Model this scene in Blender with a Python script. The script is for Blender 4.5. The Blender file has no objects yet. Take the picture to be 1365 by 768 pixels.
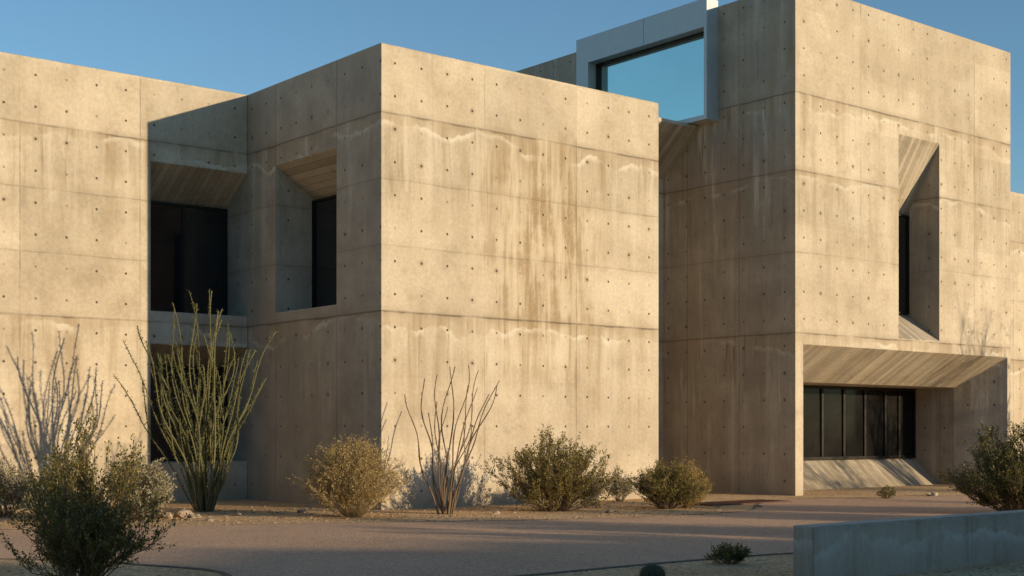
import bpy, bmesh, math, random
from mathutils import Vector, Matrix, noise as mnoise

scene = bpy.context.scene
col = scene.collection
# ------------------------------------------------------------------ frame of reference
# X runs along the lit facades, Y runs away from them.
F = Vector((0.6359, 0.7718, 0)); R = Vector((0.7718, -0.6358, 0))
CAM = Vector((-15.50, -22.99, 1.6))
def G(lat, d, z=0.0):
    p = CAM + F*d + R*lat
    return Vector((p.x, p.y, z))
SUN = Vector((2.505, -5.585, 1.0)).normalized()

# ------------------------------------------------------------------ helpers
def link(o): col.objects.link(o); return o
def empty(name, loc=(0,0,0), label=None, cat=None, **kw):
    o = bpy.data.objects.new(name, None); o.location = loc; o.empty_display_size = .3
    link(o)
    if label: o["label"] = label
    if cat: o["category"] = cat
    for k, v in kw.items(): o[k] = v
    return o
def mesh_obj(name, verts, faces, mats, parent=None, loc=(0,0,0), recalc=False, smooth=False):
    me = bpy.data.meshes.new(name); me.from_pydata(verts, [], faces)
    if recalc:
        bm = bmesh.new(); bm.from_mesh(me); bmesh.ops.recalc_face_normals(bm, faces=bm.faces); bm.to_mesh(me); bm.free()
    me.update()
    for m in (mats if isinstance(mats, (list, tuple)) else [mats]):
        if m: me.materials.append(m)
    if smooth:
        for p in me.polygons: p.use_smooth = True
    o = bpy.data.objects.new(name, me); o.location = loc; link(o)
    if parent: o.parent = parent
    return o
def prism(name, prof, axis, lo, hi, mat=None, parent=None):
    n = len(prof)
    if axis == 'x': v = [(lo, p[0], p[1]) for p in prof] + [(hi, p[0], p[1]) for p in prof]
    elif axis == 'y': v = [(p[0], lo, p[1]) for p in prof] + [(p[0], hi, p[1]) for p in prof]
    else: v = [(p[0], p[1], lo) for p in prof] + [(p[0], p[1], hi) for p in prof]
    f = [tuple(range(n)), tuple(range(2*n-1, n-1, -1))] + [(i, (i+1) % n, n+(i+1) % n, n+i) for i in range(n)]
    return mesh_obj(name, v, f, mat, parent, recalc=True)
def box_vf(V, Fc, x0, x1, y0, y1, z0, z1):
    b = len(V)
    V += [(x0,y0,z0),(x1,y0,z0),(x1,y1,z0),(x0,y1,z0),(x0,y0,z1),(x1,y0,z1),(x1,y1,z1),(x0,y1,z1)]
    Fc += [tuple(b+i for i in q) for q in ((0,3,2,1),(4,5,6,7),(0,1,5,4),(1,2,6,5),(2,3,7,6),(3,0,4,7))]
def box(name, x0, x1, y0, y1, z0, z1, mat, parent=None):
    V, Fc = [], []; box_vf(V, Fc, x0, x1, y0, y1, z0, z1)
    return mesh_obj(name, V, Fc, mat, parent)
def cut(o, cutters):
    for c in cutters:
        m = o.modifiers.new('b', 'BOOLEAN'); m.operation = 'DIFFERENCE'; m.object = c; m.solver = 'EXACT'
        bpy.context.view_layer.objects.active = o
        bpy.ops.object.modifier_apply(modifier=m.name)
        bpy.data.objects.remove(c)
def bevel(o, w=.014):
    m = o.modifiers.new('bev', 'BEVEL'); m.width = w; m.segments = 2; m.limit_method = 'ANGLE'; m.angle_limit = math.radians(25)

# ------------------------------------------------------------------ node helper
class N:
    def __init__(s, name):
        s.mat = bpy.data.materials.new(name); s.mat.use_nodes = True
        s.t = s.mat.node_tree; s.t.nodes.clear()
        s.out = s.t.nodes.new('ShaderNodeOutputMaterial')
    def n(s, typ): return s.t.nodes.new(typ)
    def put(s, sock, v):
        if isinstance(v, bpy.types.NodeSocket): s.t.links.new(v, sock)
        elif isinstance(v, (tuple, list)) and len(v) == 3 and sock.type == 'RGBA': sock.default_value = (*v, 1)
        else: sock.default_value = v
    def m(s, op, a, b=0.0, c=0.0, clamp=False):
        n = s.n('ShaderNodeMath'); n.operation = op; n.use_clamp = clamp
        s.put(n.inputs[0], a); s.put(n.inputs[1], b); s.put(n.inputs[2], c); return n.outputs[0]
    def ramp(s, v, a, b, c=0.0, d=1.0, smooth=True):
        n = s.n('ShaderNodeMapRange'); n.clamp = True
        if smooth: n.interpolation_type = 'SMOOTHSTEP'
        s.put(n.inputs[0], v); s.put(n.inputs[1], a); s.put(n.inputs[2], b); s.put(n.inputs[3], c); s.put(n.inputs[4], d)
        return n.outputs[0]
    def xyz(s, x, y, z):
        n = s.n('ShaderNodeCombineXYZ'); s.put(n.inputs[0], x); s.put(n.inputs[1], y); s.put(n.inputs[2], z); return n.outputs[0]
    def noise(s, vec, scale, detail=4, rough=.55, dist=0):
        n = s.n('ShaderNodeTexNoise'); s.put(n.inputs['Vector'], vec)
        n.inputs['Scale'].default_value = scale; n.inputs['Detail'].default_value = detail
        n.inputs['Roughness'].default_value = rough; n.inputs['Distortion'].default_value = dist
        return n.outputs['Fac']
    def white(s, vec):
        n = s.n('ShaderNodeTexWhiteNoise'); s.put(n.inputs['Vector'], vec); return n.outputs['Value']
    def voro(s, vec, scale, feat='F1'):
        n = s.n('ShaderNodeTexVoronoi'); n.feature = feat; s.put(n.inputs['Vector'], vec); n.inputs['Scale'].default_value = scale
        return n.outputs['Distance']
    def mix(s, f, a, b, mode='MIX'):
        n = s.n('ShaderNodeMix'); n.data_type = 'RGBA'; n.blend_type = mode
        s.put(n.inputs[0], f); s.put(n.inputs[6], a); s.put(n.inputs[7], b); return n.outputs[2]
    def bsdf(s, colr, rough=.8, metal=0.0, spec=.3, normal=None):
        n = s.n('ShaderNodeBsdfPrincipled')
        s.put(n.inputs['Base Color'], colr); s.put(n.inputs['Roughness'], rough); s.put(n.inputs['Metallic'], metal)
        n.inputs['Specular IOR Level'].default_value = spec
        if normal is not None: s.put(n.inputs['Normal'], normal)
        s.t.links.new(n.outputs[0], s.out.inputs[0]); return n
    def bump(s, h, dist=.02, strength=.6):
        n = s.n('ShaderNodeBump'); n.inputs['Distance'].default_value = dist; n.inputs['Strength'].default_value = strength
        s.put(n.inputs['Height'], h); return n.outputs[0]

def concrete(name, levels, xo, xp, yo, yp, stain=None, tint=(1,1,1), row=1.35, holes=1.0, flank=0.0):
    N_ = N(name); g = N_.n('ShaderNodeNewGeometry')
    sp = N_.n('ShaderNodeSeparateXYZ'); N_.put(sp.inputs[0], g.outputs['Position'])
    sn = N_.n('ShaderNodeSeparateXYZ'); N_.put(sn.inputs[0], g.outputs['True Normal'])
    x, y, z = sp.outputs; m = N_.m
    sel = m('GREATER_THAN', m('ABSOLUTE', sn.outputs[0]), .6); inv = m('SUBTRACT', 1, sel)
    s = m('ADD', m('MULTIPLY', x, inv), m('MULTIPLY', y, sel))
    t = m('ADD', m('MULTIPLY', m('DIVIDE', m('SUBTRACT', x, xo), xp), inv), m('MULTIPLY', m('DIVIDE', m('SUBTRACT', y, yo), yp), sel))
    pit = m('ADD', m('MULTIPLY', inv, xp), m('MULTIPLY', sel, yp))
    P = g.outputs['Position']
    nbig = N_.noise(P, .33, 2, .55); nmed = N_.noise(P, 1.3, 7, .66); nfine = N_.noise(P, 13, 4, .68)
    nlow = N_.noise(P, .75, 3, .6)
    vert = m('LESS_THAN', m('ABSOLUTE', sn.outputs[2]), .12)
    zw = m('ADD', z, m('ADD', m('MULTIPLY', m('SUBTRACT', nmed, .5), .06), m('MULTIPLY', m('SUBTRACT', nlow, .5), .07)))
    # horizontal pour joints
    hl = 0.0; joint_band = 0.0
    for L, st in levels:
        d = m('ABSOLUTE', m('SUBTRACT', zw, L))
        k = m('MULTIPLY', N_.ramp(d, .006, .034 if st > .6 else .024, 1, 0), st)
        k2 = m('MULTIPLY', N_.ramp(d, .0, .18, 1, 0), st)
        hl = k if isinstance(hl, float) else m('MAXIMUM', hl, k)
        joint_band = k2 if isinstance(joint_band, float) else m('MAXIMUM', joint_band, k2)
    brk = m('MULTIPLY', N_.ramp(nmed, .36, .54, .45, 1), N_.ramp(nlow, .38, .58, .5, 1))
    brk = m('MAXIMUM', brk, m('MULTIPLY', sel, .8))
    hl = m('MULTIPLY', m('MULTIPLY', hl, brk), vert)
    joint_band = m('MULTIPLY', m('MULTIPLY', joint_band, N_.ramp(nlow, .40, .58)), vert)
    # vertical panel joints, each with its own strength
    dv = m('MULTIPLY', m('SUBTRACT', .5, m('ABSOLUTE', m('SUBTRACT', m('FRACT', t), .5))), pit)
    vst = N_.ramp(N_.white(N_.xyz(m('FLOOR', m('ADD', t, .5)), m('FLOOR', m('DIVIDE', z, 4.05)), 3.7)), 0, 1, .3, 1)
    vl = m('MULTIPLY', m('MULTIPLY', m('MULTIPLY', N_.ramp(dv, .004, .024, 1, 0), m('MAXIMUM', vst, m('MULTIPLY', sel, .9))), brk), vert)
    # panel tone
    rowi = m('FLOOR', m('DIVIDE', z, row)); pani = m('FLOOR', t)
    ptone = N_.white(N_.xyz(pani, rowi, 1.3))
    # tide marks hanging under the main joints
    ns = N_.noise(N_.xyz(m('MULTIPLY', s, .36), m('MULTIPLY', z, .1), m('MULTIPLY', sel, 9)), 1.0, 7, .6)
    eff = 0.0; lip = 0.0; drip = 0.0
    for L, st in levels:
        if st < .7: continue
        d = m('SUBTRACT', z, m('ADD', L - .26, m('MULTIPLY', m('SUBTRACT', ns, .5), 1.9)))
        below = m('LESS_THAN', z, L)
        e = m('MULTIPLY', N_.ramp(d, -.14, .0, 0, 1), N_.ramp(d, .0, .04, 1, 0)); e = m('MULTIPLY', e, m('LESS_THAN', z, L+.02))
        lp = m('MULTIPLY', N_.ramp(d, -.02, .05), below)
        dr = m('MULTIPLY', N_.ramp(m('SUBTRACT', L, z), 0, 3.0, 1, 0), below)
        eff = e if isinstance(eff, float) else m('MAXIMUM', eff, e)
        lip = lp if isinstance(lip, float) else m('MAXIMUM', lip, lp)
        drip = dr if isinstance(drip, float) else m('MAXIMUM', drip, dr)
    patch = m('MULTIPLY', N_.ramp(nlow, .40, .58), N_.ramp(nmed, .38, .55))
    eff = m('MULTIPLY', m('MULTIPLY', eff, vert), patch)
    # vertical run-down streaks
    st1 = N_.noise(N_.xyz(m('MULTIPLY', s, 2.2), m('MULTIPLY', sel, 31), m('MULTIPLY', z, .16)), 1.0, 5, .68, .2)
    st2 = N_.noise(N_.xyz(m('MULTIPLY', s, 5.0), m('MULTIPLY', sel, 17), m('MULTIPLY', z, .40)), 1.0, 6, .70, .3)
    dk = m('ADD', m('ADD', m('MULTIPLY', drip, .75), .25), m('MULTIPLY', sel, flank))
    streak = m('MULTIPLY', m('MULTIPLY', N_.ramp(st1, .48, .68), dk), vert)
    streak2 = m('MULTIPLY', m('MULTIPLY', N_.ramp(st2, .53, .67), m('MULTIPLY', dk, N_.ramp(nbig, .40, .56))), vert)
    wst = m('MULTIPLY', m('MULTIPLY', N_.ramp(st1, .48, .36), dk), vert)
    if stain:
        s0, w, zl, zh = stain
        wz = m('MULTIPLY', m('SUBTRACT', nlow, .5), 2.0)
        band = N_.ramp(m('ABSOLUTE', m('ADD', m('SUBTRACT', s, s0), wz)), w*.3, w*1.25, 1, 0)
        ends = m('MULTIPLY', N_.ramp(m('ADD', z, m('MULTIPLY', st2, 4.2)), zl+1.0, zl+3.4), N_.ramp(m('ADD', z, m('MULTIPLY', wz, .5)), zh-.9, zh+.2, 1, 0))
        gm0 = m('MULTIPLY', m('MULTIPLY', m('MULTIPLY', band, ends), inv), vert)
        gm = m('MULTIPLY', gm0, N_.ramp(m('ADD', m('MULTIPLY', st2, .66), m('MULTIPLY', nmed, .34)), .455, .58))
        gm = m('MULTIPLY', gm, N_.ramp(nfine, .34, .56, .5, 1))
        gp = m('MULTIPLY', gm0, N_.ramp(st2, .47, .36))
    # form-tie holes
    hp = .668; vp = .675
    cu = m('DIVIDE', m('MULTIPLY', t, pit), hp); cv = m('DIVIDE', m('SUBTRACT', z, .02), vp)
    hu = m('MULTIPLY', m('SUBTRACT', m('FRACT', cu), .5), hp); hv = m('MULTIPLY', m('SUBTRACT', m('FRACT', cv), .5), vp)
    rnd = N_.white(N_.xyz(m('FLOOR', cu), m('FLOOR', cv), m('MULTIPLY', sel, 5)))
    hd = m('SQRT', m('ADD', m('MULTIPLY', hu, hu), m('MULTIPLY', hv, hv)))
    hole = m('MULTIPLY', m('MULTIPLY', N_.ramp(hd, .018, .034, 1, 0), N_.ramp(rnd, .0, .6, .3*holes, holes)), vert)
    halo = m('MULTIPLY', m('MULTIPLY', N_.ramp(m('ADD', hd, m('MULTIPLY', nfine, .05)), .05, .13, 1, 0), N_.ramp(rnd, .8, 1.0, 0, holes)), vert)
    bug = N_.ramp(N_.voro(P, 8), .05, .11, 1, 0); bug = m('MULTIPLY', bug, N_.ramp(nmed, .46, .58))
    # board marks on sloping soffits and sills
    tilt = m('ABSOLUTE', sn.outputs[2])
    slope = m('MULTIPLY', m('GREATER_THAN', tilt, .15), m('LESS_THAN', tilt, .97))
    bt = m('DIVIDE', s, .16); bd = m('ABSOLUTE', m('SUBTRACT', m('FRACT', bt), .5))
    bline = m('MULTIPLY', N_.ramp(bd, .45, .5), slope); btone = N_.white(N_.xyz(m('FLOOR', bt), 2.2, 0))
    # colour
    T = lambda c: (c[0]*tint[0], c[1]*tint[1], c[2]*tint[2])
    c = N_.mix(N_.ramp(nbig, .38, .62), T((.575,.485,.365)), T((.49,.41,.305)))
    c = N_.mix(N_.ramp(nmed, .46, .66, 0, .55), c, T((.39,.32,.23)))
    c = N_.mix(N_.ramp(nmed, .43, .31, 0, .5), c, T((.62,.545,.43)))
    c = N_.mix(N_.ramp(nlow, .50, .64, 0, .40), c, T((.61,.535,.42)))
    val = m('ADD', .91, m('MULTIPLY', ptone, .14))
    val = m('MULTIPLY', val, N_.ramp(nfine, .32, .68, .91, 1.06))
    val = m('MULTIPLY', val, m('SUBTRACT', 1, m('MULTIPLY', m('MULTIPLY', slope, .35), btone)))
    vc = N_.n('ShaderNodeCombineColor'); [N_.put(vc.inputs[i], val) for i in range(3)]
    c = N_.mix(1.0, c, vc.outputs[0], 'MULTIPLY')
    # shadow tone painted into the side-facing walls: darker, greyer colour
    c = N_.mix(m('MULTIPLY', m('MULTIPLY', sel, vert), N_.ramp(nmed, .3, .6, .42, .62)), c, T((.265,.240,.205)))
    c = N_.mix(m('MULTIPLY', lip, .38), c, T((.40,.31,.205)))
    c = N_.mix(m('MULTIPLY', wst, .5), c, T((.62,.55,.44)))
    c = N_.mix(m('MULTIPLY', streak, .58), c, T((.31,.23,.14)))
    c = N_.mix(m('MULTIPLY', streak2, .6), c, T((.24,.175,.11)))
    if stain:
        c = N_.mix(m('MULTIPLY', gm0, .22), c, (.46,.335,.185))
        c = N_.mix(m('MULTIPLY', gp, .35), c, (.64,.56,.42))
        c = N_.mix(m('MULTIPLY', gm, .72), c, (.26,.17,.08))
    c = N_.mix(m('MULTIPLY', eff, .65), c, T((.69,.63,.52)))
    c = N_.mix(m('MULTIPLY', joint_band, .40), c, T((.27,.205,.135)))  # soft darker band along the pour joints, patchy
    c = N_.mix(m('MULTIPLY', halo, .45), c, T((.22,.16,.10)))
    # colour goes darker and browner towards the wall foot
    c = N_.mix(N_.ramp(m('ADD', z, m('MULTIPLY', nmed, .5)), .25, .9, .38, 0), c, (.27,.20,.13))
    dark = m('MAXIMUM', m('MULTIPLY', hl, .70), m('MAXIMUM', m('MULTIPLY', vl, .55), m('MAXIMUM', m('MULTIPLY', hole, .92), m('MAXIMUM', m('MULTIPLY', bug, .45), m('MULTIPLY', bline, .5)))))
    c = N_.mix(dark, c, (.08,.062,.045))
    h = m('ADD', m('MULTIPLY', nmed, .75), m('MULTIPLY', nfine, .30))
    h = m('SUBTRACT', h, m('MULTIPLY', hole, 1.2))
    h = m('ADD', h, m('MULTIPLY', m('SUBTRACT', m('MULTIPLY', btone, .35), bline), slope))
    N_.bsdf(c, .88, 0, .2, N_.bump(h, .035, .55))
    return N_.mat

def simple(name, colr, rough=.6, metal=0, spec=.5, var=.15, scale=8, bump=.0):
    n_ = N(name); tc = n_.n('ShaderNodeNewGeometry')
    nz = n_.noise(tc.outputs['Position'], scale, 4, .65)
    c = n_.mix(n_.ramp(nz, .3, .7), tuple(v*(1-var) for v in colr), tuple(min(1, v*(1+var)) for v in colr))
    n_.bsdf(c, n_.ramp(nz, .3, .7, max(.02, rough*.85), min(1, rough*1.15)), metal, spec, n_.bump(nz, .01, bump) if bump else None)
    return n_.mat

M_glass = simple('dark_glass', (.012,.014,.016), .04, 0, .75, .3, .4)
M_glass_e = simple('smoked_glass', (.016,.015,.014), .08, 0, .10, .4, .6)
M_sky_glass = simple('coated_glass', (.46,.61,.57), .07, 1, .5, .03, .35)
M_frame = simple('bronze_frame', (.025,.021,.018), .4, .6, .5)
M_steel = simple('aluminium_panel', (.44,.48,.50), .5, .3, .5, .08, 2.2, .2)

LV = [(4.05,1.0),(8.1,.85),(6.75,.45),(5.4,.40)]
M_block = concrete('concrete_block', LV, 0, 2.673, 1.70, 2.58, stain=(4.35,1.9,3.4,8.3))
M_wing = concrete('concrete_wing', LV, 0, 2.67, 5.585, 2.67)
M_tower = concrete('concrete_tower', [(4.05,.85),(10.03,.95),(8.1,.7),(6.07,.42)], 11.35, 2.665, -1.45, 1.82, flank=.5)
M_lowwall = concrete('concrete_low_wall', [(5,.1),(.62,.9)], -4.0, 3.0, 0, 3, tint=(1.0,1.04,1.12), holes=0.0)

# ------------------------------------------------------------------ building
B = empty('concrete_building', (0,0,0), "brutalist board-marked tan concrete building with deep-set windows on desert ground", "building")
def sol(y0, z0, y1, z1, yq): return z0 + (z1-z0)*(yq-y0)/(y1-y0)

block = box('front_volume', 0, 8.02, 0, 14, -.5, 9.5, M_block, B)
cut(block, [prism('c', [(-.2, sol(0,7.64,1.05,6.95,-.2)), (1.05,6.95), (1.05,4.3), (-.2,4.3)], 'y', 1.70, 4.28)])
wing = box('side_wing', -16, -.003, 5.585, 14, -.5, 9.5, M_wing, B)
cut(wing, [prism('c', [(5.4, sol(5.585,7.64,6.665,6.94,5.4)), (6.665,6.94), (6.665,4.3), (5.4,4.3)], 'x', -2.42, .05),
           prism('c', [(5.4, sol(5.585,3.56,6.665,3.12,5.4)), (6.665,3.12), (6.665,.9), (5.4,.9)], 'x', -2.42, .05)])
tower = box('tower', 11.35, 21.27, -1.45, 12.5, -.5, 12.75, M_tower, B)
wedge = mesh_obj('c', [(20.40,-1.6,-.8),(21.175,-1.6,-.8),(20.43,-.1,-.8),(20.40,-1.6,3.867),(21.175,-1.6,3.867),(20.43,-.1,2.9)],
                 [(0,1,2),(3,4,5),(0,1,4,3),(1,2,5,4),(2,0,3,5)], None, recalc=True)
cut(tower, [prism('c', [(-1.6, 9.835), (-.39,7.7), (-.39,4.9), (-1.6,3.987)], 'x', 15.70, 17.60),
            prism('c', [(-1.6,3.867), (-.10,2.9), (1.31,2.9), (1.31,.78), (.40,-.04), (.40,-.8), (-1.6,-.8)], 'x', 11.67, 20.43), wedge])
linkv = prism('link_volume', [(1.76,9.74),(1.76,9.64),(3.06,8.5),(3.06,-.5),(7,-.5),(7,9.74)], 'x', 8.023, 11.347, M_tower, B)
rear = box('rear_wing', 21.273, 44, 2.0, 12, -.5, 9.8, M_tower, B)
for o in (block, wing, tower, linkv, rear): bevel(o)

def window(axis, plane, u0, u1, z0, z1, mull=(), bar=.055, name='window', glassm=M_glass):
    w = empty(name, (0,0,0)); w.parent = B
    V, Fc = [], []
    def b(a0, a1, c0, c1, d0, d1):
        if axis == 'y': box_vf(V, Fc, a0, a1, plane+d0, plane+d1, c0, c1)
        else: box_vf(V, Fc, plane+d0, plane+d1, a0, a1, c0, c1)
    b(u0+.004, u0+bar, z0+.004, z1-.004, -.10, -.012); b(u1-bar, u1-.004, z0+.004, z1-.004, -.10, -.012)
    b(u0+bar, u1-bar, z1-bar, z1-.004, -.10, -.012); b(u0+bar, u1-bar, z0+.004, z0+bar, -.10, -.012)
    for u in mull: b(u-bar*.5, u+bar*.5, z0+bar, z1-bar, -.095, -.012)
    mesh_obj('frame', V, Fc, M_frame, w)
    V2, F2 = [], []
    ed = [u0+bar] + list(mull) + [u1-bar]
    for i in range(len(ed)-1):
        tl = (random.Random(i*7+int(u0*10)).random()-.5)*.006
        a0, a1 = ed[i], ed[i+1]
        a0 += bar*.5 if i else 0; a1 -= bar*.5 if i < len(ed)-2 else 0
        k = len(V2)
        if axis == 'y': V2 += [(a0,plane-.05+tl,z0+bar),(a1,plane-.05-tl,z0+bar),(a1,plane-.05-tl,z1-bar),(a0,plane-.05+tl,z1-bar)]
        else: V2 += [(plane-.05+tl,a1,z0+bar),(plane-.05-tl,a0,z0+bar),(plane-.05-tl,a0,z1-bar),(plane-.05+tl,a1,z1-bar)]
        F2.append((k,k+1,k+2,k+3))
    mesh_obj('glass', V2, F2, glassm, w)
    return w
window('y', 6.665, -2.42, -.006, 4.3, 6.94, mull=(-1.15,))
window('y', 6.665, -2.42, -.006, .9, 3.12, mull=(-1.15,))
window('x', 1.05, 1.70, 4.28, 4.3, 6.95, mull=(3.0,))
window('y', -.39, 15.70, 17.60, 4.9, 7.7)
window('y', 1.31, 11.67, 20.43, .78, 2.9, mull=(12.6,13.2,14.3,14.75,15.9,16.9,17.9,18.9,19.6), bar=.09, name='entrance_glazing', glassm=M_glass_e)

# projecting metal window box on the tower flank
wb = empty('metal_window_box', (0,0,0)); wb.parent = B
V, Fc = [], []
x0, x1, b0, b1, z0, z1 = 10.91, 11.347, 1.09, 6.14, 9.745, 12.9
box_vf(V, Fc, x0, x1, b0, b0+.10, z0, z1)
box_vf(V, Fc, x0, x1, b1-.50, b1, z0, z1)
box_vf(V, Fc, x0, x1, b0+.10, b1-.50, z1-.74, z1)
box_vf(V, Fc, x0, x1, b0+.10, b1-.50, z0, z0+.12)
mesh_obj('frame', V, Fc, M_steel, wb)
V, Fc = [], []; box_vf(V, Fc, x0-.003, x0+.01, 3.4, 3.408, z1-.735, z1-.005)
mesh_obj('panel_seam', V, Fc, M_frame, wb)
mesh_obj('glass', [(11.30,b1-.5,z0+.12),(11.30,b0+.1,z0+.12),(11.30,b0+.1,z1-.74),(11.30,b1-.5,z1-.74)], [(0,1,2,3)], M_sky_glass, wb)
V, Fc = [], []
box_vf(V, Fc, 11.22, 11.295, b0+.1, b1-.5, z1-.80, z1-.742); box_vf(V, Fc, 11.22, 11.295, b1-.57, b1-.503, z0+.122, z1-.80)
mesh_obj('glazing_bead', V, Fc, M_frame, wb)

# ------------------------------------------------------------------ low wall in front
lw = box('low_concrete_wall', -4.0, 7.0, -14.0, -13.73, -.3, .60, M_lowwall)
lw["label"] = "low grey concrete retaining wall beside the path"; lw["category"] = "wall"; bevel(lw, .016)

# unseen block added behind the viewpoint, roof stepped to throw the foreground shadow
V, Fc = [], []
box_vf(V, Fc, -30, 18, -9, 0, 0, 8.1); box_vf(V, Fc, 18.01, 45, -9, 0, 0, 8.3); box_vf(V, Fc, 45.01, 51, -9, 0, 0, 9.0); box_vf(V, Fc, 51.01, 90, -9, 0, 0, 9.5)
nb = mesh_obj('shadow_caster_block', V, Fc, M_wing)
nb.location = G(0, -6); nb.rotation_euler = (0, 0, math.atan2(R.y, R.x))
nb["label"] = "unseen long concrete block added to cast the foreground shadow"; nb["category"] = "building"

# ------------------------------------------------------------------ ground
def ground_mat(name, c1, c2, c3, peb=60, bumpd=.02, big=.5, contrast=.25, mott=.6):
    n_ = N(name); g = n_.n('ShaderNodeNewGeometry'); P = g.outputs['Position']
    a = n_.noise(P, big, 5, .6); b = n_.noise(P, 5, 6, .7); f = n_.noise(P, 45, 2, .7)
    v = n_.n('ShaderNodeTexVoronoi'); n_.put(v.inputs['Vector'], P); v.inputs['Scale'].default_value = peb
    wn = n_.white(v.outputs['Position'])
    c = n_.mix(n_.ramp(a, .38, .62), c1, c2)
    c = n_.mix(n_.ramp(b, .48, .7, 0, mott), c, c3)
    val = n_.m('MULTIPLY', n_.ramp(wn, 0, 1, 1-contrast, 1+contrast, False), n_.ramp(f, .3, .7, .84, 1.16))
    vc = n_.n('ShaderNodeCombineColor'); [n_.put(vc.inputs[i], val) for i in range(3)]
    c = n_.mix(1, c, vc.outputs[0], 'MULTIPLY')
    h = n_.m('ADD', n_.m('MULTIPLY', b, 1.0), n_.m('ADD', n_.m('MULTIPLY', f, .4), n_.m('MULTIPLY', v.outputs['Distance'], -.4)))
    n_.bsdf(c, .95, 0, .1, n_.bump(h, bumpd, .9)); return n_.mat
M_sand = ground_mat('desert_sand', (.84,.58,.33), (.72,.48,.265), (.44,.29,.155), 26, .11, .5, .3)
M_path = ground_mat('exposed_aggregate', (.62,.41,.27), (.54,.355,.235), (.44,.29,.195), 40, .025, .25, .22, .4)
M_kerb = ground_mat('kerb_concrete', (.22,.17,.13), (.19,.15,.115), (.14,.11,.085), 40, .008)
gr = mesh_obj('ground', [(-700,-700,0),(700,-700,0),(700,900,0),(-700,900,0)], [(0,1,2,3)], M_sand); gr["kind"] = "structure"

rng = random.Random(5)
def smooth_poly(pts, sub=8, jit=.06):
    out = []; n = len(pts)
    for i in range(n):
        p0, p1, p2, p3 = (Vector(pts[(i+j-1) % n]) for j in range(4))
        for k in range(sub):
            t = k/sub
            q = .5*((2*p1)+(-p0+p2)*t+(2*p0-5*p1+4*p2-p3)*t*t+(-p0+3*p1-3*p2+p3)*t**3)
            out.append(q + Vector((rng.uniform(-jit, jit), rng.uniform(-jit, jit))))
    return out
far = [(-20,21.2),(-12,21.6),(-7,22.2),(-4.5,23.2),(-1.5,24.0),(1,24.6),(3.2,25.8),(4.7,27.2),(5.3,29.4),(6.2,31.6),(8.5,32.6),(12.5,34.2),(20,37)]
near = [(26,26),(16,21.2),(8,19.2),(4.2,18.0),(2.4,16.9),(.6,15.4),(-.6,14.2),(-1.0,12.5),(-1.2,7),(-2.6,7),(-2.9,12.5),(-3.0,14.4),(-3.4,15.5),(-4.4,16.2),(-6,16.9),(-12,17.3),(-20,17)]
poly = smooth_poly(far+near, 10, .05)
pv = [tuple(G(p.x, p.y, .005)) for p in poly]
pa = mesh_obj('path', pv, [tuple(range(len(pv)))], M_path); pa["kind"] = "structure"
if pa.data.polygons[0].normal.z < 0:
    bm = bmesh.new(); bm.from_mesh(pa.data); bmesh.ops.reverse_faces(bm, faces=bm.faces); bm.to_mesh(pa.data); bm.free()
edge = near[1:8]; e2 = near[10:16]
def strip(pts, name, w=.07, h=.014):
    P = [Vector(p) for p in pts]; fine = []
    for i in range(len(P)-1):
        p0 = P[max(i-1,0)]; p1 = P[i]; p2 = P[i+1]; p3 = P[min(i+2, len(P)-1)]
        for k in range(8):
            t = k/8; fine.append(.5*((2*p1)+(-p0+p2)*t+(2*p0-5*p1+4*p2-p3)*t*t+(-p0+3*p1-3*p2+p3)*t**3))
    V, Fc = [], []
    for i, p in enumerate(fine):
        d = (fine[min(i+1, len(fine)-1)]-fine[max(i-1,0)]).normalized(); nn = Vector((-d.y, d.x))
        a = p+nn*w*.5; b = p-nn*w*.5
        for q, z in ((a,-.05),(a,h),(b,h),(b,-.05)): V.append(tuple(G(q.x, q.y, z)))
        if i:
            k = len(V)-8
            for j in range(3): Fc.append((k+j, k+j+1, k+5+j, k+4+j))
    o = mesh_obj(name, V, Fc, M_kerb, recalc=True); o["kind"] = "structure"
strip(edge, 'kerb'); strip(e2, 'kerb'); strip(far[1:12], 'kerb', .06, .012)
dc = G(5.0, 30.2)
V, Fc = [], []
for i in range(26): box_vf(V, Fc, -1.25+i*.096, -1.25+i*.096+.06, -.42, .42, .0, .022)
box_vf(V, Fc, -1.32, -1.26, -.48, .48, 0, .025); box_vf(V, Fc, 1.25, 1.31, -.48, .48, 0, .025)
box_vf(V, Fc, -1.26, 1.25, -.48, -.42, 0, .025); box_vf(V, Fc, -1.26, 1.25, .42, .48, 0, .025)
dr = mesh_obj('drain_grate', V, Fc, simple('rusted_iron', (.12,.055,.035), .7, .3), loc=(dc.x, dc.y, .006))
dr["label"] = "rusty slotted metal drain grate set flush in the path"; dr["category"] = "drain"

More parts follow.
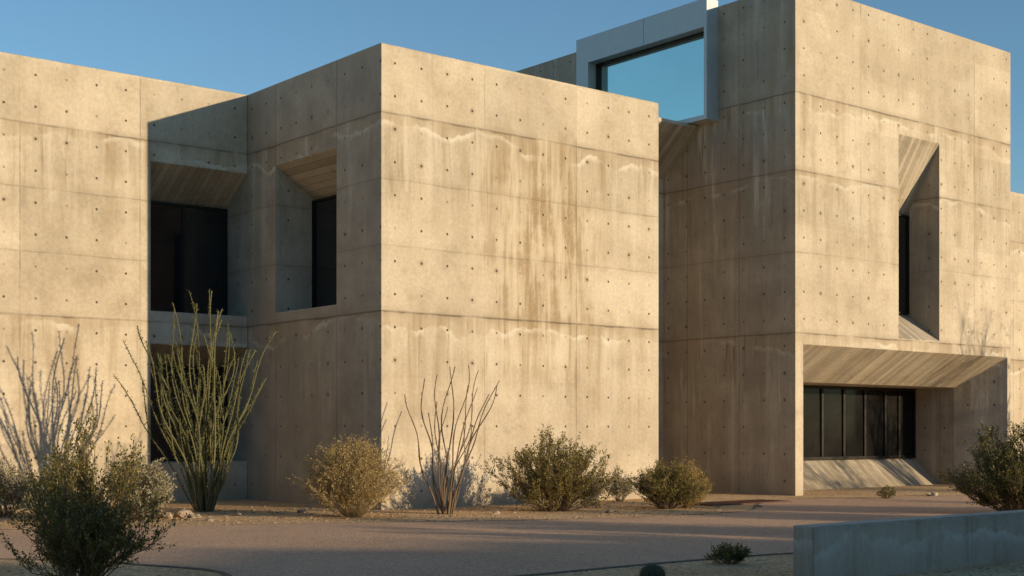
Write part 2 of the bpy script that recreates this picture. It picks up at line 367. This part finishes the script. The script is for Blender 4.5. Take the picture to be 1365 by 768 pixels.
def stones(name, n, region, smin, smax, mat, seed):
    r = random.Random(seed); V, Fc = [], []
    for _ in range(n):
        lat, d = region(r); c = G(lat, d, 0)
        sz = smin+(smax-smin)*r.random()**4; k = len(V); a0 = r.random()*6.28
        m5 = 5
        for ring, (rr, zz) in enumerate(((1, 0), (.7, .4))):
            for j in range(m5):
                a = a0+j*6.283/m5+ring*.4; q = rr*sz*r.uniform(.75,1.25); V.append((c.x+math.cos(a)*q, c.y+math.sin(a)*q*.8, zz*sz*r.uniform(.7,1.2)-.002))
        for j in range(m5):
            j2 = (j+1) % m5; Fc.append((k+j, k+j2, k+m5+j2, k+m5+j))
        Fc.append(tuple(k+m5+j for j in range(m5)))
    o = mesh_obj(name, V, Fc, mat); o["kind"] = "stuff"; o["label"] = "scattered gravel on sandy soil"; return o
def island_mat(name, ca, cb, cc, rough=.8, trans=0.0):
    n_ = N(name); g = n_.n('ShaderNodeNewGeometry'); r = g.outputs['Random Per Island']
    c = n_.mix(n_.ramp(r, 0, .6, 0, 1, False), ca, cb); c = n_.mix(n_.ramp(r, .7, 1, 0, 1, False), c, cc)
    b = n_.bsdf(c, rough, 0, .2)
    if trans:
        tr = n_.n('ShaderNodeBsdfTranslucent'); n_.put(tr.inputs[0], c); mx = n_.n('ShaderNodeMixShader'); mx.inputs[0].default_value = trans
        n_.t.links.new(b.outputs[0], mx.inputs[1]); n_.t.links.new(tr.outputs[0], mx.inputs[2]); n_.t.links.new(mx.outputs[0], n_.out.inputs[0])
    return n_.mat
M_stone = island_mat('stone', (.32,.21,.12), (.42,.285,.165), (.17,.12,.08))
stones('gravel', 5600, lambda r: (lambda la: (la, 23.0+max(0,(la+5)*.28)+ r.random()*6))(r.uniform(-13, 4.4)), .006, .05, M_stone, 3)
stones('gravel', 1400, lambda r: (r.uniform(-.2, 9), 13+ r.random()*4.0) , .006, .03, M_stone, 4)
stones('gravel', 900, lambda r: (r.uniform(-8, -3.3), 13+ r.random()*3) , .006, .03, M_stone, 6)
stones('gravel', 1200, lambda r: (r.uniform(6, 16), 33.5+ r.random()*2) , .006, .035, M_stone, 7)

# ------------------------------------------------------------------ plants
def tube(V, Fc, pts, radii, n=4):
    k0 = len(V)
    for i, p in enumerate(pts):
        d = (pts[min(i+1, len(pts)-1)]-pts[max(i-1, 0)])
        d = d.normalized() if d.length > 1e-6 else Vector((0,0,1))
        u = d.cross(Vector((.31,.95,.1))).normalized(); v = d.cross(u)
        for j in range(n):
            a = 6.2832*j/n; V.append(tuple(p+(u*math.cos(a)+v*math.sin(a))*radii[i]))
        if i:
            k = k0+(i-1)*n
            for j in range(n): Fc.append((k+j, k+(j+1) % n, k+n+(j+1) % n, k+n+j))
    Fc.append(tuple(k0+(len(pts)-1)*n+j for j in range(n)))
def rv(r):
    while True:
        v = Vector((r.uniform(-1,1), r.uniform(-1,1), r.uniform(-1,1)))
        if .05 < v.length < 1: return v.normalized()
def leaf(V, Fc, c, d, l, w, r):
    s = d.cross(rv(r)); 
    if s.length < 1e-3: s = Vector((1,0,0))
    s = s.normalized()*w*.5; k = len(V)
    V += [tuple(c), tuple(c+d*l*.5+s), tuple(c+d*l), tuple(c+d*l*.5-s)]; Fc.append((k,k+1,k+2,k+3))

M_twig = island_mat('twig_bark', (.15,.11,.075), (.24,.18,.12), (.10,.075,.055))
M_twig_dry = island_mat('dry_twig', (.46,.36,.20), (.35,.26,.14), (.54,.43,.26))
M_ocot = island_mat('ocotillo_bark', (.12,.115,.055), (.165,.15,.07), (.085,.078,.042))
M_ocot2 = island_mat('ocotillo_bare_bark', (.15,.105,.068), (.19,.135,.085), (.11,.078,.052))
M_leaf_oc = island_mat('ocotillo_leaf', (.115,.135,.042), (.175,.185,.06), (.07,.085,.03), .6, .25)
M_leaf_cr = island_mat('creosote_leaf', (.15,.13,.040), (.23,.185,.055), (.38,.29,.09), .6, .25)
M_leaf_dk = island_mat('dark_leaf', (.065,.070,.024), (.12,.115,.036), (.34,.27,.07), .6, .25)
M_leaf_ol = island_mat('olive_gold_leaf', (.14,.125,.04), (.23,.19,.06), (.52,.40,.13), .6, .35)
M_leaf_gy = island_mat('sage_leaf', (.32,.28,.175), (.40,.36,.235), (.20,.175,.105), .8, .15)
M_leaf_dry = island_mat('dry_leaf', (.46,.34,.14), (.35,.25,.10), (.56,.43,.21), .8, .25)
M_leaf_gold = island_mat('golden_grass_blade', (.52,.35,.12), (.40,.27,.085), (.62,.45,.17), .8, .3)

def shrub(name, label, cat, pos, w, h, seed, twm, lfm, nst=46, sub=7, nleaf=9, lsz=.045, up=.35, rad=.010, dome=.0, lw_=.45, inner=.3, lean=0, spiky=0):
    r = random.Random(seed); root = empty(name, pos, label, cat)
    V, Fc, LV_, LF = [], [], [], []
    for i in range(nst):
        az = r.random()*6.283; el = r.random()**.55
        rr = el*w*.5*r.uniform(.72-.2*spiky, 1.12+.1*spiky); top = h*math.sqrt(max(.05, 1-(el*.93)**2))*r.uniform(.62+dome*.25-.15*spiky, 1.05)
        tip = Vector((math.cos(az)*rr, math.sin(az)*rr, max(top, h*.12))) + R*lean*w
        b = Vector((math.cos(az)*.06*w, math.sin(az)*.06*w, -.02))
        pts = []; wob = rv(r)*.06*h
        for k in range(6):
            t = k/5; q = b.lerp(tip, t); q.x = b.x+(tip.x-b.x)*t**(.85+up); q.y = b.y+(tip.y-b.y)*t**(.85+up)
            q += wob*math.sin(t*5+i); pts.append(q)
        tube(V, Fc, pts, [rad*(1-.75*k/5) for k in range(6)], 3)
        for s_ in range(sub):
            t = r.uniform(inner, 1.0); k = min(4, int(t*5)); q = pts[k].lerp(pts[k+1], t*5-k)
            d = ((pts[k+1]-pts[k]).normalized()*(.8+spiky*.6)+rv(r)*.85+Vector((0,0,.35+.3*spiky))).normalized()
            L = h*r.uniform(.10, .26); cv = rv(r)*.25; tw = [q, q+d*L*.5, q+(d+cv).normalized()*L]
            if tw[2].z < .02: tw[2].z = .03
            tube(V, Fc, tw, [rad*.5, rad*.38, rad*.2], 3)
            for l_ in range(nleaf):
                u = r.uniform(.2, 1.05); c = tw[0].lerp(tw[2], u)+rv(r)*lsz*.7
                if c.z < .01: continue
                leaf(LV_, LF, c, (d+rv(r)*.9).normalized(), lsz*r.uniform(.6,1.3), lsz*lw_*r.uniform(.7,1.3), r)
    mesh_obj('branches', V, Fc, twm, root)
    if LV_: mesh_obj('foliage', LV_, LF, lfm, root)
    return root

def ocotillo(label, pos, w, h, nst, seed, bark, lf, rad=.022, leafn=70, lsz=.05, lean=0.0, fork=.5, wig=1.0, bmin=.95, bmax=1.7, base=.07):
    r = random.Random(seed); root = empty('ocotillo', pos, label, 'desert plant')
    V, Fc, LV_, LF = [], [], [], []
    for i in range(nst):
        az = 6.283*((i*.618034) % 1)+r.uniform(-.2,.2); rel = (.08+.92*((i+.5)/nst))**.75
        rr = rel*w*.5*r.uniform(.9,1.1); hh = h*r.uniform(.72, 1.0)*(1-.24*rel**2) if i > 3 else h*r.uniform(.9,1)
        pts = []; ph = r.random()*6; am = r.uniform(.03,.085)*wig; bend = r.uniform(bmin, bmax); b0_ = base*(.4+rel)
        for k in range(19):
            t = k/18
            q = Vector((math.cos(az)*(b0_+rr*t**bend), math.sin(az)*(b0_+rr*t**bend), hh*t-.05)) + R*lean*w*t**1.4
            q += Vector((math.cos(az+1.57), math.sin(az+1.57), 0))*am*math.sin(t*7+ph)*(.3+t)*1.7
            q += Vector((math.cos(az), math.sin(az), 0))*am*.8*math.sin(t*12+ph*2)
            pts.append(q)
        stems = [pts]
        if r.random() < fork:
            k = r.randint(3, 11); sp = []
            daz = az+r.choice((-1,1))*r.uniform(.5,1.5); L = hh*r.uniform(.25,.45)
            for j in range(9):
                t = j/8; sp.append(pts[k]+Vector((math.cos(daz)*.26*L*t**.75, math.sin(daz)*.26*L*t**.75, L*t))+rv(r)*.008)
            stems.append(sp)
        for pts in stems:
            n = len(pts); R0 = rad*r.uniform(.8,1.2)*(1 if n > 10 else .75)
            tube(V, Fc, pts, [R0*(1-.55*k/(n-1))*r.uniform(.8,1.2) for k in range(n)], 6)
            for l_ in range(int(leafn*(1 if n > 10 else .5))):
                t = r.uniform(.15 if n > 10 else 0, 1.0)*(n-1); k = min(n-2, int(t)); q = pts[k].lerp(pts[k+1], t-k)
                d = (rv(r)+Vector((0,0,.5))).normalized(); q = q+d*R0*.6
                leaf(LV_, LF, q, d, lsz*r.uniform(.5,1.2), lsz*.34, r)
    mesh_obj('stems', V, Fc, bark, root, smooth=True); mesh_obj('leaves', LV_, LF, lf, root)
    return root

ocotillo("tall ocotillo with many green-leafed wands rising from sandy bed", G(-6.12, 27.1), 3.2, 4.5, 38, 11, M_ocot, M_leaf_oc, .020, 240, .050, -.045, .45, 1.1, .85, 1.5, .09)
ocotillo("slender leafless ocotillo in front of sunlit concrete wall", G(-1.28, 26.3), 2.0, 3.05, 16, 37, M_ocot2, M_ocot2, .018, 60, .028, .12, .12, .7, .75, 1.2, .08)

shrub('dry_shrub', "rounded straw-coloured dry brittlebush on sandy bed", 'shrub', G(-2.96, 25.4), 2.02, 1.38, 2, M_twig_dry, M_leaf_dry, 250, 12, 9, .036, .0, .006, 1.0, .5)
shrub('creosote_shrub', "spreading olive green creosote shrub beside concrete wall", 'shrub', G(.86, 27.3), 2.75, 1.5, 3, M_twig, M_leaf_cr, 120, 11, 20, .045, .0, .009, .2, .5, .2, 0, .8)
shrub('creosote_shrub', "small rounded green desert shrub on sandy bed", 'shrub', G(3.2, 28.1), 1.7, .92, 4, M_twig, M_leaf_cr, 110, 9, 17, .042, .1, .008, .6)
shrub('dry_grass_clump', "golden dry grass clump beside green shrub", 'grass clump', G(3.66, 28.35), 1.0, .92, 5, M_twig_dry, M_leaf_gold, 260, 5, 6, .06, .1, .004, .5, .15)
shrub('sage_shrub', "small grey desert shrub at the foot of the wall", 'shrub', G(2.45, 31.0), .85, .68, 6, M_twig, M_leaf_gy, 40, 7, 11, .045, .1, .006, .6)
shrub('sage_shrub', "pale grey-green rounded sage shrub on sandy bed", 'shrub', G(-6.75, 24.4), 1.4, 1.1, 7, M_twig, M_leaf_gy, 90, 9, 15, .05, .0, .007, 1.0)
shrub('sage_shrub', "pale grey-green rounded sage shrub on sandy bed", 'shrub', G(-7.9, 24.0), 1.4, 1.05, 8, M_twig, M_leaf_gy, 70, 9, 15, .05, .0, .007, 1.0)
shrub('sage_shrub', "pale grey-green rounded sage shrub on sandy bed", 'shrub', G(-9.5, 25.4), 1.3, 1.0, 9, M_twig, M_leaf_gy, 60, 9, 14, .05, .0, .007, 1.0)
shrub('creosote_shrub', "large dark green creosote bush in shaded planting bed", 'shrub', G(-4.42, 14.0), 1.72, 1.58, 10, M_twig, M_leaf_ol, 92, 11, 25, .036, .05, .008, .05, .5, .15, 0, .9)
shrub('creosote_shrub', "tall open dark green creosote bush behind low wall", 'shrub', G(9.75, 26.3), 2.7, 1.65, 12, M_twig, M_leaf_dk, 130, 11, 23, .045, .1, .010, .1, .5, .2, 0, .8)
shrub('desert_shrub', "tiny round green shrub near the entrance", 'shrub', G(8.88, 32.2), .5, .28, 13, M_twig, M_leaf_dk, 30, 4, 8, .035, 0, .005, 1)
shrub('desert_shrub', "low dark green rosette plant in gravel bed", 'shrub', G(2.63, 16.4), .54, .23, 14, M_twig, M_leaf_dk, 50, 5, 8, .042, 0, .004, .6, .3)
# unseen bushes added off to the right to streak the path with shadow
for i, (la, d, w_, h_) in enumerate([(10.6,19.0,2.2,1.5),(13.2,21.0,2.0,1.7),(11.6,22.6,1.8,1.3),(15.5,24.2,2.4,1.9),(13.9,18.0,2.0,1.4),(17.5,27.0,2.2,1.6)]):
    shrub('creosote_shrub', "unseen olive green creosote bush added for its shadow on the path", 'shrub', G(la, d), w_, h_, 40+i, M_twig, M_leaf_cr, 60, 9, 12, .07, .1, .010, .2, .5, .2, 0, .6)

# barrel cactus
V, Fc = [], []; nr = 48; rings = 12
for i in range(rings+1):
    ph = math.pi*.5*(i/rings)*1.9-math.pi*.45
    for j in range(nr):
        a = 6.2832*j/nr; rr = .125*math.cos(ph)*(1+.10*math.cos(a*16)); V.append((math.cos(a)*rr, math.sin(a)*rr, .06+.11*math.sin(ph)))
for i in range(rings):
    for j in range(nr): Fc.append((i*nr+j, i*nr+(j+1) % nr, (i+1)*nr+(j+1) % nr, (i+1)*nr+j))
Fc.append(tuple(rings*nr+j for j in range(nr)))
bc = empty('barrel_cactus', G(1.51, 14.6), "small ribbed barrel cactus in gravel bed", "cactus")
mesh_obj('body', V, Fc, simple('cactus_skin', (.05,.055,.022), .7), bc, smooth=True)
V, Fc = [], []; r = random.Random(1)
for j in range(16):
    for i in range(1, 11):
        ph = math.pi*.5*(i/11)*1.9-math.pi*.45; a = 6.2832*j/16; rr = .137*math.cos(ph)
        c = Vector((math.cos(a)*rr, math.sin(a)*rr, .06+.11*math.sin(ph))); o = Vector((math.cos(a)*math.cos(ph), math.sin(a)*math.cos(ph), math.sin(ph)))
        for q in range(4): leaf(V, Fc, c, (o+rv(r)*.7).normalized(), .03, .003, r)
mesh_obj('spines', V, Fc, M_twig, bc)

# rocks
def rock(pos, s, seed):
    bm = bmesh.new(); bmesh.ops.create_icosphere(bm, subdivisions=3, radius=1); off = Vector((seed*3.1, 0, 0))
    for v in bm.verts:
        k = 1+.55*(mnoise.noise(v.co*1.1+off))+.12*mnoise.noise(v.co*4+off); v.co = Vector((v.co.x*k*s*1.2, v.co.y*k*s*.85, v.co.z*k*s*.6+s*.25))
    me = bpy.data.meshes.new('rock'); bm.to_mesh(me); bm.free(); me.materials.append(M_rock)
    o = bpy.data.objects.new('rock', me); o.location = pos; o.rotation_euler = (0,0,seed); link(o)
    o["label"] = "small rough tan rock on sandy soil"; o["category"] = "rock"; o["group"] = "rocks in the planting bed"
M_rock = ground_mat('rock', (.42,.33,.24), (.33,.25,.18), (.22,.16,.12), 20, .02, 3)
for i, (la, d, s) in enumerate([(-6.1,25.3,.20),(-6.4,25.0,.13),(-5.85,25.1,.09),(-5.2,25.8,.07),(-4.1,26.6,.09),(-.3,26.2,.07),(1.9,26.6,.08),(5.2,28.6,.06),(10.4,33.6,.13),(12,34.6,.10),(4.6,17.6,.05),(-5.4,24.2,.06)]):
    rock(G(la, d), s, i+1)

# small desert trees beside the plaza, their shadows rake across the path and tower
def tree(pos, h, w, seed, nb_=16, nleaf=10, clear=.35, thin=1.0):
    r = random.Random(seed); root = empty('palo_verde_tree', pos, "sparse thin-branched desert tree beside the plaza", "tree"); root["group"] = "desert trees beside the plaza"
    V, Fc, LV_, LF = [], [], [], []
    tp = [Vector((0,0,-.1)), Vector((.05*h*r.uniform(-1,1), .05*h*r.uniform(-1,1), h*clear*.6)), Vector((.08*h*r.uniform(-1,1), .08*h*r.uniform(-1,1), h*clear))]
    tube(V, Fc, tp, [h*.022*thin, h*.018*thin, h*.014*thin], 8)
    CV, CF = [], []
    for i in range(nb_):
        az = r.random()*6.283; L = r.uniform(.6, 1); st = tp[1].lerp(tp[2], r.random())
        tip = Vector((math.cos(az)*w*.5*L*r.uniform(.3,1), math.sin(az)*w*.5*L*r.uniform(.3,1), h*(clear+(1-clear)*r.uniform(.35,1))))
        pts = [st.lerp(tip, t/5)+rv(r)*.04*h*(t/5)+Vector((0,0,.05*h*math.sin(t/5*3.14))) for t in range(6)]
        tube(V, Fc, pts, [h*.008*thin*(1-.8*t/5) for t in range(6)], 5)
        for s_ in range(9):
            t = r.uniform(1.2, 5); k = min(4, int(t)); q = pts[k].lerp(pts[k+1], t-k)
            d = (rv(r)+(tip-st).normalized()*.7+Vector((0,0,.3))).normalized(); l = h*r.uniform(.08,.2)
            tw = [q, q+d*l*.5+rv(r)*.02, q+d*l]; tube(CV, CF, tw, [.008,.006,.003], 3)
            for _ in range(nleaf): leaf(LV_, LF, tw[0].lerp(tw[2], r.uniform(.2,1.1))+rv(r)*.08, rv(r), .08, .045, r)
    mesh_obj('trunk', V, Fc, M_twig, root)
    k = len(CV); CV += LV_; CF += [tuple(i+k for i in f) for f in LF]
    mesh_obj('crown', CV, CF, M_leaf_dk, root)
tree(G(13.0, 14.8), 3.0, 2.6, 1, 20, 30, .35); tree(G(17.0, 15.4), 3.6, 2.4, 2, 22, 30, .5); tree(G(18.5, 19.5), 2.6, 2.4, 3, 18, 28, .35)
tree(G(22.5, 17.0), 4.0, 2.4, 6, 20, 26, .55); tree(G(21.5, 22.0), 2.7, 2.4, 8, 18, 26, .35); tree(G(12.3, 16.9), 2.3, 1.8, 13, 18, 32, .4)
tree(Vector((25.6,-13.2,0)), 7.6, 4.8, 4, 22, 9, .2, .7); tree(Vector((28.4,-15.5,0)), 6.5, 4.6, 5, 22, 9, .2, .6)
tree(Vector((22.6,-15.2,0)), 3.9, 6.0, 12, 20, 9, .5, .5)

# ------------------------------------------------------------------ light, sky, camera
sl = bpy.data.lights.new('sun', 'SUN'); sl.energy = 5.0; sl.angle = math.radians(.5); sl.color = (1, .79, .51)
so = bpy.data.objects.new('sun', sl); so.rotation_euler = (-SUN).to_track_quat('-Z', 'Y').to_euler(); link(so)
w = bpy.data.worlds.new("World"); scene.world = w; w.use_nodes = True
nt = w.node_tree; bg = nt.nodes['Background']; sk = nt.nodes.new('ShaderNodeTexSky'); sk.sky_type = 'NISHITA'; sk.sun_disc = False
sk.sun_elevation = math.asin(SUN.z); sk.sun_rotation = math.atan2(SUN.x, SUN.y); sk.air_density = 1.0; sk.dust_density = 0.0; sk.ozone_density = 2.5
mx = nt.nodes.new('ShaderNodeMix'); mx.data_type = 'RGBA'; mx.blend_type = 'MULTIPLY'; mx.inputs[0].default_value = 1; mx.inputs[7].default_value = (.93,1.07,1.10,1)
nt.links.new(sk.outputs[0], mx.inputs[6]); nt.links.new(mx.outputs[2], bg.inputs[0]); bg.inputs[1].default_value = .15
cam = bpy.data.cameras.new('camera'); co = bpy.data.objects.new('camera', cam); link(co)
co.location = CAM; co.rotation_euler = (math.radians(90), 0, math.atan2(-F.x, F.y))
cam.sensor_width = 36; cam.lens = 1811/1365*36; cam.shift_y = (575-384)/1365; cam.clip_end = 3000; cam.clip_start = .1
scene.camera = co
scene.view_settings.view_transform = 'Standard'; scene.view_settings.look = 'None'; scene.view_settings.exposure = 0
